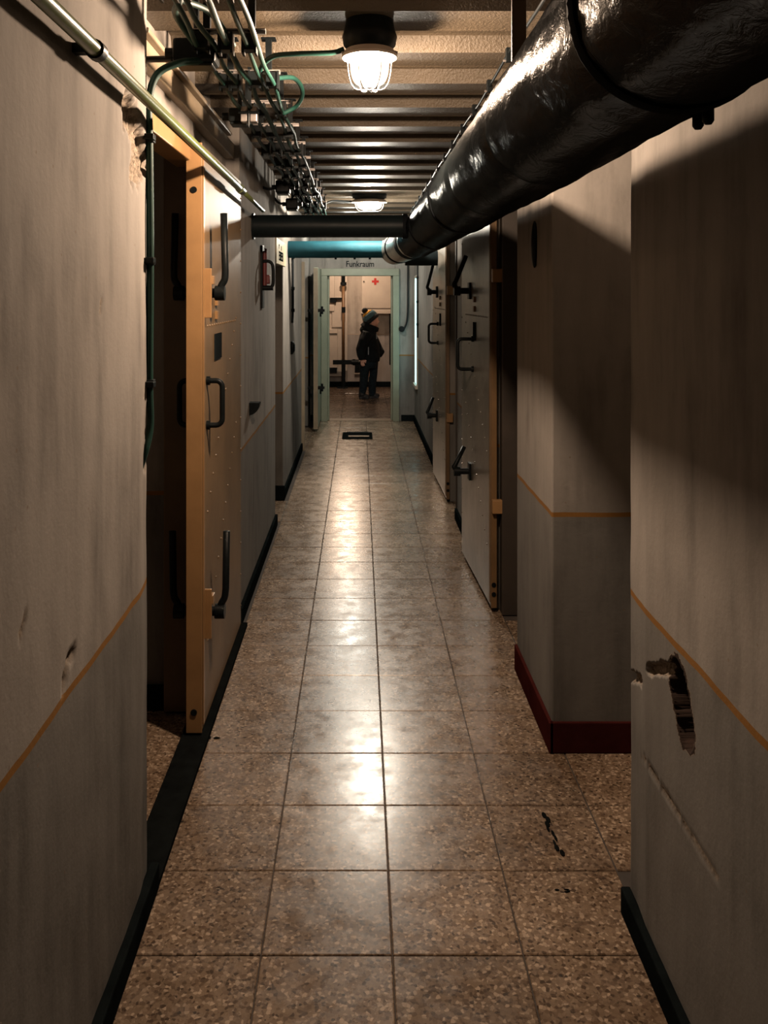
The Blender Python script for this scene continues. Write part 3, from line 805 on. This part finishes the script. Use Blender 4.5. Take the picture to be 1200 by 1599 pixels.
MB().box(-.028, -.004, -.02, .02, -.03, .022).build('jaw', GALV, gb, bevel=.003)
MB().box(.004, .028, -.02, .02, -.03, .022).build('jaw', GALV, gb, bevel=.003)
MB().tube([(-.035, -.022, 0), (.035, -.022, 0)], .005, 8).tube([(0, -.022, -.045), (0, -.022, .03)], .004, 8).build('screw', IRON, gb)
MB().box(-.006, .006, -.006, .006, .0, .158).build('hanger_rod', IRON, gb)
cable([(-.475, 5.10, 2.12), (-.52, 5.10, 2.11), (-.57, 5.12, 2.13), (-.60, 5.14, 2.14)], .008, 'black cable from a far junction box to the left wall', CABLE_BLACK)
cable([(-.48, 5.85, 2.10), (-.53, 5.84, 2.11), (-.57, 5.80, 2.16), (-.60, 5.75, 2.2)], .008, 'black cable rising from the farthest junction box', CABLE_BLACK)
cable([(-.262, 6.80, 2.20), (-.20, 6.84, 2.225), (-.10, 6.88, 2.225), (-.02, 6.9, 2.225)], .008, 'black cable feeding the small oval lamp', CABLE_BLACK)
# cable above the right pipe
cable([(.468, y, 2.262+.006*math.sin(y*5)) for y in frange(1.2, 8.2, 18)], .005, 'dark cable running above the thick black pipe', CABLE_BLACK, n=3)
for i, yv in enumerate([2.84+.42*k for k in range(13)]):
    e = empty('cable_clip', (.468, yv-.03, 2.283), '%s clip of the cable above the black pipe' % (ordn[i]), 'clip', 'clips above the black pipe')
    MB().box(-.010, .010, -.010, .010, -.045, 0).build('clip_body', IRON, e, bevel=.002)
    MB().tube([(-.018, 0, -.040), (.018, 0, -.040)], .004, 6).build('clip_screw', GALV, e)

# ================================================================ WALL FITTINGS
# red lever device on left wall
rd = empty('alarm_lever', (-.552, 5.03, 1.655), 'red lever device with black loop handle on the left wall', 'lever')
MB().box(0, .012, -.045, .045, -.22, .13).build('back_plate', IRON, rd, bevel=.002)
MB().box(.012, .030, -.035, .03, -.10, .10).box(.012, .050, -.03, .02, -.085, -.035).build('red_body', RED_DARK, rd, bevel=.006)
MB().tube([(.02, -.03, .11), (.028, -.03, .11), (.028, -.03, -.10)], .006, 8).build('red_rod', RED_DARK, rd)
MB().tube(curve([(.012, -.035, .040), (.045, -.035, .040), (.066, -.035, .02), (.070, -.035, -.04), (.066, -.035, -.095), (.04, -.035, -.108), (.012, -.035, -.108)], 6), .0095, 10).build('loop_handle', IRON, rd, True)
MB().tube([(.012, -.035, -.108), (.070, -.035, -.108)], .014, 12).build('handle_grip', IRON, rd, 'angle')
# cream sign on the lintel
sg = empty('wall_sign', (-.565, 6.24, 1.80), 'small cream sign with black print above the left niche', 'sign')
plate = MB().box(0, .02, -.365, .375, -.085, .085).build('sign_plate', SIGNCREAM, sg, bevel=.003)
pm = MB()
for (y0, y1, z0, z1) in [(-.20, -.185, .02, .05), (-.185, -.16, .038, .05), (-.02, -.005, .015, .045)]: pm.box(.0205, .022, y0, y1, z0, z1)
for k in range(4):
    y0 = -.20+k*.085
    for dz in (-.058, -.03, -.008): pm.box(.0205, .022, y0, y0+.065, dz, dz+.012)
    pm.box(.0205, .022, y0, y0+.02, -.058, .004)
    if k % 2: pm.box(.0205, .022, y0+.045, y0+.065, -.058, .004)
pm.build('sign_print', INK, plate)
# half round black cup
e = empty('wall_cup', (-.552, 4.50, .97), 'small black half-round cup on the left wall', 'cup')
vs = [(0, -.035, 0), (.035, -.035, 0)]
m = MB(); m.tube([(0, 0, .0), (.055, 0, 0)], .002, 4)
poly = [(0, 0), (.052, 0)]+[(.052*math.cos(a), -.062*math.sin(a)) for a in frange(0, PI/2, 8)][1:]
n_ = len(poly)
m.add([(p, -.028, q) for p, q in poly]+[(p, .028, q) for p, q in poly], [tuple(range(n_)), tuple(range(n_, 2*n_))]+[(i, (i+1) % n_, n_+(i+1) % n_, n_+i) for i in range(n_)])
m.build('cup_body', IRON, e)
# hanging black cable on left far wall with clips
cable([(-.556, 7.42, 1.95), (-.555, 7.42, 1.80), (-.554, 7.42, 1.6), (-.553, 7.42, 1.40), (-.553, 7.36, 1.28)], .010, 'black cable hanging down the left wall past the sign', CABLE_BLACK)
for z, lb in ((1.82, 'upper'), (1.56, 'middle'), (1.38, 'lower')):
    e = MB().box(-.568, -.538, 7.40, 7.44, z-.014, z+.014).build('cable_clip', IRON, None, bevel=.003)
    tag(e, '%s clip on the hanging cable of the left wall' % lb, 'clip', 'clips on the left hanging cable')
e = MB().loft([(-.560, 7.35, 1.02, .012, .01), (-.552, 7.35, 1.05, .022, .03), (-.552, 7.35, 1.10, .022, .034), (-.558, 7.35, 1.125, .014, .02)], 12).build('cable_stub', IRON, None, True)
tag(e, 'black leaf-shaped stub on the left wall under the cable', 'stub')
# right far cables
cable([(.575, 10.685, 1.93), (.575, 10.68, 1.7), (.575, 10.68, 1.4), (.565, 10.68, 1.20), (.53, 10.68, 1.11), (.49, 10.68, 1.09)], .010, 'black cable bending into the round box beside the doorway', CABLE_BLACK)
e = empty('round_box', (.50, 10.665, 1.10), 'small black round socket box beside the radio room doorway', 'box')
MB().tube([(0, .03, 0), (0, -.012, 0)], .035, 16).build('housing', IRON, e, 'angle'); MB().tube([(0, -.012, 0), (0, -.022, 0)], .024, 16).build('cap', IRON, e, 'angle')
cable([(.645, 9.95, 1.90), (.643, 9.95, 1.7), (.643, 9.95, 1.45), (.643, 9.95, 1.2), (.645, 9.97, 1.03)], .009, 'thin black cable beside the bright window', CABLE_BLACK)
for z, lb in ((1.70, 'top'), (1.43, 'middle'), (1.18, 'bottom')):
    e = MB().box(.630, .66, 9.93, 9.97, z-.013, z+.013).build('cable_clip', IRON, None, bevel=.003)
    tag(e, '%s clip on the cable beside the bright window' % lb, 'clip', 'clips beside the bright window')
# dark oval bracket on the pier
e = empty('wall_hook', (.634, 3.22, 1.69), 'narrow black oval hook on the side of the pier', 'hook')
MB().ball((-.006, 0, 0), .012, .022, .085, 16, 12).build('hook_body', IRON, e, True)
MB().tube([(-.004, 0, .07), (.02, 0, .07)], .006, 8).build('hook_pin', IRON, e)
# floor hatch and debris
fh = empty('floor_hatch', (-.02, 9.56, 0), 'black rectangular cover lying on the floor before the doorway', 'cover')
MB().box(-.165, .155, -.20, .20, 0, .012).build('cover_plate', RUBBER, fh, bevel=.003)
MB().box(-.10, .12, -.12, -.05, .012, .016).build('brown_patch', BROWN, fh)  # flat brown strip on top of the cover plate
MB().tube([(-.12, .17, .014), (.12, .17, .014)], .008, 8).build('rim_bar', IRON, fh)
def crumb(x, y, s, label):
    m = MB()
    for k in range(5):
        m.ball((random.uniform(-1, 1)*s, random.uniform(-.35, .35)*s, s*.1), s*random.uniform(.25, .5), s*random.uniform(.12, .25), s*.09, 7, 4)
    o = m.build('floor_debris', RUBBER, None, True, loc=(x, y, 0)); tag(o, label, 'debris', 'dark scraps on the floor')
crumb(-.505, 3.05, .022, 'dark scrap on the floor at the ochre door edge')
crumb(.515, 2.27, .016, 'dark scrap on the floor near the right skirting')

# scuff marks burnt into tiles: thin dark tar smears
m = MB(); 
for k in range(9):
    m.ball((.535+.006*math.sin(k*1.7)+0.001*k, 2.60-.022*k, .0006), .006*random.uniform(.6, 1.2), .016, .0008, 8, 4)
tag(m.build('floor_stain', RUBBER, None, True), 'long dark streak on the floor tile right of centre', 'stain')

# ================================================================ RADIO ROOM FITTINGS
CR = [(-.018, .055), (.018, .055), (.018, .018), (.055, .018), (.055, -.018), (.018, -.018), (.018, -.055), (-.018, -.055), (-.018, -.018), (-.055, -.018), (-.055, .018), (-.018, .018)]
fa = empty('first_aid_cabinet', (.25, 14.70, 1.23), 'cream wall cabinet with a red cross in the radio room', 'cabinet')
MB().box(-.215, .30, -.30, 0, 0, .80).build('body', WHITE, fa, bevel=.006)
fdoor = MB().box(-.16, .29, -.318, -.30, .06, .78).build('door', WHITE, fa, bevel=.005)
MB().box(-.23, .31, -.33, 0, -.025, .0).build('bottom_ledge', WHITE, fa, bevel=.003)
MB().add([(x_, y_, z_+.49) for y_ in (-.322, -.317) for x_, z_ in CR], [tuple(range(12)), tuple(range(12, 24))]+[(i, (i+1) % 12, 12+(i+1) % 12, 12+i) for i in range(12)]).build('red_cross', RED, fdoor)
MB().tube([(-.185, -.30, .49), (-.185, -.325, .49)], .010, 10).build('knob', IRON, fa)
# left blast door wall panel
pd = empty('vault_door', (-.40, 14.68, 0), 'cream panelled steel door behind the brown pipe in the radio room', 'door'); pd['kind'] = 'thing'
MB().box(-.30, .20, -.09, 0, .18, 2.0).build('leaf', WHITE, pd, bevel=.006)
MB().box(-.30, -.01, -.14, -.09, 1.24, 2.0).build('panel', WHITE, pd, bevel=.006)
MB().box(-.05, .14, -.12, -.09, .98, 1.48).build('panel', WHITE, pd, bevel=.006)
MB().box(-.30, .04, -.16, -.09, .88, .95).build('rail', WHITE, pd, bevel=.005)
MB().box(-.30, .04, -.13, -.09, .32, .87).build('panel', WHITE, pd, bevel=.006)
MB().box(-.30, .03, -.16, -.09, .235, .315).build('dark_bar', IRON, pd)
MB().box(-.08, .16, -.18, -.09, 1.43, 1.46).box(-.08, .02, -.18, -.09, 1.38, 1.45).build('hinge_bracket', IRON, pd, bevel=.004)
MB().box(.16, .20, -.10, -.06, .09, 2.0).build('door_edge', WHITE, pd, bevel=.004)
bp = empty('standing_pipe', (-.262, 14.45, 0), 'vertical brown pipe with black joints in the radio room', 'pipe')
MB().tube([(0, 0, .44), (0, 0, 1.80)], .022, 14).build('pipe_body', BRASS, bp, True)
MB().tube([(0, 0, 1.66), (0, 0, 2.28)], .028, 12).build('upper_pipe', IRON, bp, True)
MB().tube([(0, 0, 1.66), (0, 0, 1.71)], .050, 12).build('joint', IRON, bp, 'angle')
MB().tube([(0, 0, 1.22), (0, 0, 1.31)], .032, 12).build('joint', IRON, bp, 'angle')
MB().tube([(0, 0, .02), (0, 0, .46)], .032, 12).box(-.17, .13, -.03, .03, .385, .455).build('lower_valve', IRON, bp, bevel=.004)
MB().tube([(.13, 0, .42), (.25, 0, .42)], .042, 12).tube([(.17, -.01, .37), (.17, -.01, .47)], .02, 8).build('valve_head', IRON, bp, 'angle')
MB().box(-.10, .07, -.04, .04, 0, .025).build('foot', IRON, bp)
bx = empty('wall_vent', (-.02, 14.70, .24), 'dark square wall vent behind the child', 'vent')
MB().box(-.06, .08, -.03, 0, 0, .16).build('grille', IRON, bx, bevel=.004)
MB().box(-.07, .09, -.035, -.0, -.03, -.015).build('ledge', WHITE, bx)
cable([(.50, 14.66, 1.22), (.50, 14.66, .9), (.50, 14.66, .6), (.50, 14.66, .36)], .016, 'dark vertical cable beside the first aid cabinet', CABLE_BLACK)

# ================================================================ THE CHILD
SKIN = simple('skin', (.62, .33, .24), .55, 0, .08, 12, 0)
JACKET = simple('black_jacket_fabric', (.006, .008, .009), .8, 0, .3, 25, .5, .006, 40, spec=.15)
JEANS = simple('dark_denim', (.010, .015, .019), .9, 0, .35, 40, .4, .003, 120, spec=.1)
SHOE = simple('black_boot', (.010, .010, .011), .6, 0, .2, 20, .2)
KNIT_T = simple('teal_knit', (.06, .13, .16), .9, 0, .25, 60, .6, .004, 140)
KNIT_Y = simple('yellow_knit', (.62, .30, .03), .9, 0, .15, 60, .6, .004, 140)
KNIT_B = simple('black_knit', (.010, .012, .014), .9, 0, .2, 60, .6, .004, 140)
REFL = simple('grey_reflective_tape', (.32, .34, .36), .5, 0, .1, 20, 0)
pe = empty('person', (.12, 13.05, 0), 'child in black padded jacket and striped bobble hat looking right', 'person')
def remesh(o, vox, sm=2):
    r = o.modifiers.new('remesh', 'REMESH'); r.mode = 'VOXEL'; r.voxel_size = vox; r.use_smooth_shade = True
    s = o.modifiers.new('smooth', 'SMOOTH'); s.factor = .5; s.iterations = sm
def Q(cx, cy): return (.092-.12+(cx-300)*.00099, (1460-cy)*.00099)   # figure plane, metres from the root
b = MB()
# head (looking to +x, slightly away), neck, core, legs, hand
b.ball((.060, 0, 1.135), .092, .075, .105, 20, 14)
b.ball((.105, 0, 1.105), .050, .055, .055, 14, 10)
b.tube([(.135, .005, 1.140), (.158, .008, 1.115), (.150, .007, 1.105)], [.010, .014, .010], 8)      # nose
b.tube([(.130, .006, 1.078), (.146, .008, 1.083)], [.018, .012], 8)                                  # lips
b.tube([(.120, .004, 1.055), (.136, .006, 1.058)], [.022, .016], 8)                                  # chin
b.ball((.050, -.075, 1.115), .016, .010, .026, 10, 8)                                                # ear
b.tube([(.02, 0, .95), (.04, 0, 1.08)], .05, 14)
b.loft([(-.01, 0, .55, .10, .12), (0, 0, .75, .10, .13), (.0, 0, .92, .09, .14), (.02, 0, 1.0, .05, .07)], 18)
b.tube([(-.05, -.06, .56), (-.055, -.06, .30), (-.07, -.06, .06)], [.065, .05, .035], 12)
b.tube([(.05, .05, .56), (.06, .05, .30), (.06, .05, .06)], [.065, .05, .035], 12)
b.tube([(.0, -.15, .90), (-.10, -.19, .72), (-.085, -.19, .58)], [.05, .04, .026], 12)
# hand: palm, four fingers, thumb
hx, hy, hz = -.080, -.190, .552
b.ball((hx, hy, hz), .030, .018, .036, 12, 8)
for k, (dx, ln) in enumerate(((-.020, .045), (-.007, .052), (.007, .050), (.020, .042))):
    b.tube([(hx+dx, hy, hz-.02), (hx+dx+.004, hy-.006, hz-.02-ln*.5), (hx+dx+.012, hy+.004, hz-.02-ln)], [.0085, .008, .0065], 8)
b.tube([(hx+.022, hy-.004, hz+.012), (hx+.042, hy-.010, hz-.008), (hx+.046, hy-.008, hz-.028)], [.009, .0085, .007], 8)
o = b.build('body', SKIN, pe, True); remesh(o, .0055, 1)
ey = MB(); ey.ball((.128, -.034, 1.145), .008, .006, .006, 8, 6).ball((.130, .042, 1.145), .008, .006, .006, 8, 6)
ey.build('eyes', KNIT_B, pe, True)
# jacket
j = MB()
j.loft([(.035, .0, .535, .135, .125), (.030, 0, .60, .150, .140), (.015, 0, .72, .155, .150), (.005, 0, .83, .145, .155), (.005, 0, .92, .125, .150), (.015, 0, .985, .100, .115), (.04, 0, 1.02, .085, .085)], 24)
j.tube([(.0, -.13, .95), (-.065, -.185, .84), (-.105, -.20, .72), (-.100, -.20, .65), (-.085, -.195, .575)], [.075, .075, .072, .062, .045], 14)
j.tube([(.03, .13, .95), (.09, .19, .84), (.165, .18, .70), (.20, .14, .67), (.16, .10, .62)], [.075, .072, .060, .05, .05], 14)
j.tube([(-.02, 0, 1.00), (.03, 0, 1.065)], [.115, .105], 20)     # padded collar
j.tube([(.06, 0, 1.00), (.085, 0, 1.06)], [.095, .085], 20)
j.ball((-.05, 0, 1.0), .07, .10, .06, 14, 10)                      # hood
o = j.build('jacket', JACKET, pe, True); remesh(o, .010, 3)
MB().box(-.006, .006, -.003, .003, -.055, .055).build('reflective_strip', REFL, pe, bevel=.002, loc=(.005, -.158, .70))
MB().box(-.006, .006, -.003, .003, -.035, .035).build('reflective_strip', REFL, pe, bevel=.002, loc=(.125, -.098, .905))
MB().box(-.045, .045, -.003, .003, -.010, .010).build('shoulder_panel', REFL, pe, bevel=.002, loc=(-.035, -.178, .968)).rotation_euler = (.6, .5, 0)
# trousers
t = MB()
t.loft([(.01, 0, .44, .10, .11), (.01, 0, .50, .125, .125), (.02, 0, .58, .13, .12)], 20)
t.tube([(-.045, -.06, .54), (-.055, -.065, .34), (-.065, -.065, .20), (-.085, -.065, .07)], [.085, .066, .060, .050], 14)
t.tube([(.075, .05, .54), (.075, .05, .34), (.065, .05, .20), (.062, .05, .03)], [.080, .064, .058, .052], 14)
o = t.build('trousers', JEANS, pe, True); remesh(o, .009, 3)
for (bx_, by_, lift, nm) in ((-.085, -.065, 0, 'boot'), (.06, .05, 0, 'boot')):
    s = MB(); s.tube([(bx_, by_, .11), (bx_, by_, .05)], [.050, .052], 14).ball((bx_+.03, by_, .036), .085, .044, .036, 16, 10).box(bx_-.045, bx_+.10, by_-.038, by_+.038, .0, .018)
    o = s.build(nm, SHOE, pe, True); remesh(o, .007, 2)
# beanie: tilted axis toward the back of the head
def hatpiece(name, prof, mat, parent): return MB().lathe(prof, seg=28).build(name, mat, parent, True)
hat = hatpiece('hat', [(.110, .008), (.111, .030), (.103, .068), (.09, .085)], KNIT_T, pe)
hat.location = (.048, 0, 1.165); hat.rotation_euler = (0, math.radians(-40), 0)
hatpiece('hat_brim', [(.104, -.045), (.112, -.045), (.112, .012), (.104, .012)], KNIT_B, hat)
hatpiece('hat_stripe', [(.0905, .083), (.070, .104), (.040, .118), (0, .124)], KNIT_Y, hat)
pm = MB(); pm.ball((0, 0, .142), .046, .046, .046, 18, 12)
o = pm.build('pompom', KNIT_B, hat, True)
dsp = o.modifiers.new('sub', 'SUBSURF'); dsp.levels = 1; dsp.render_levels = 1
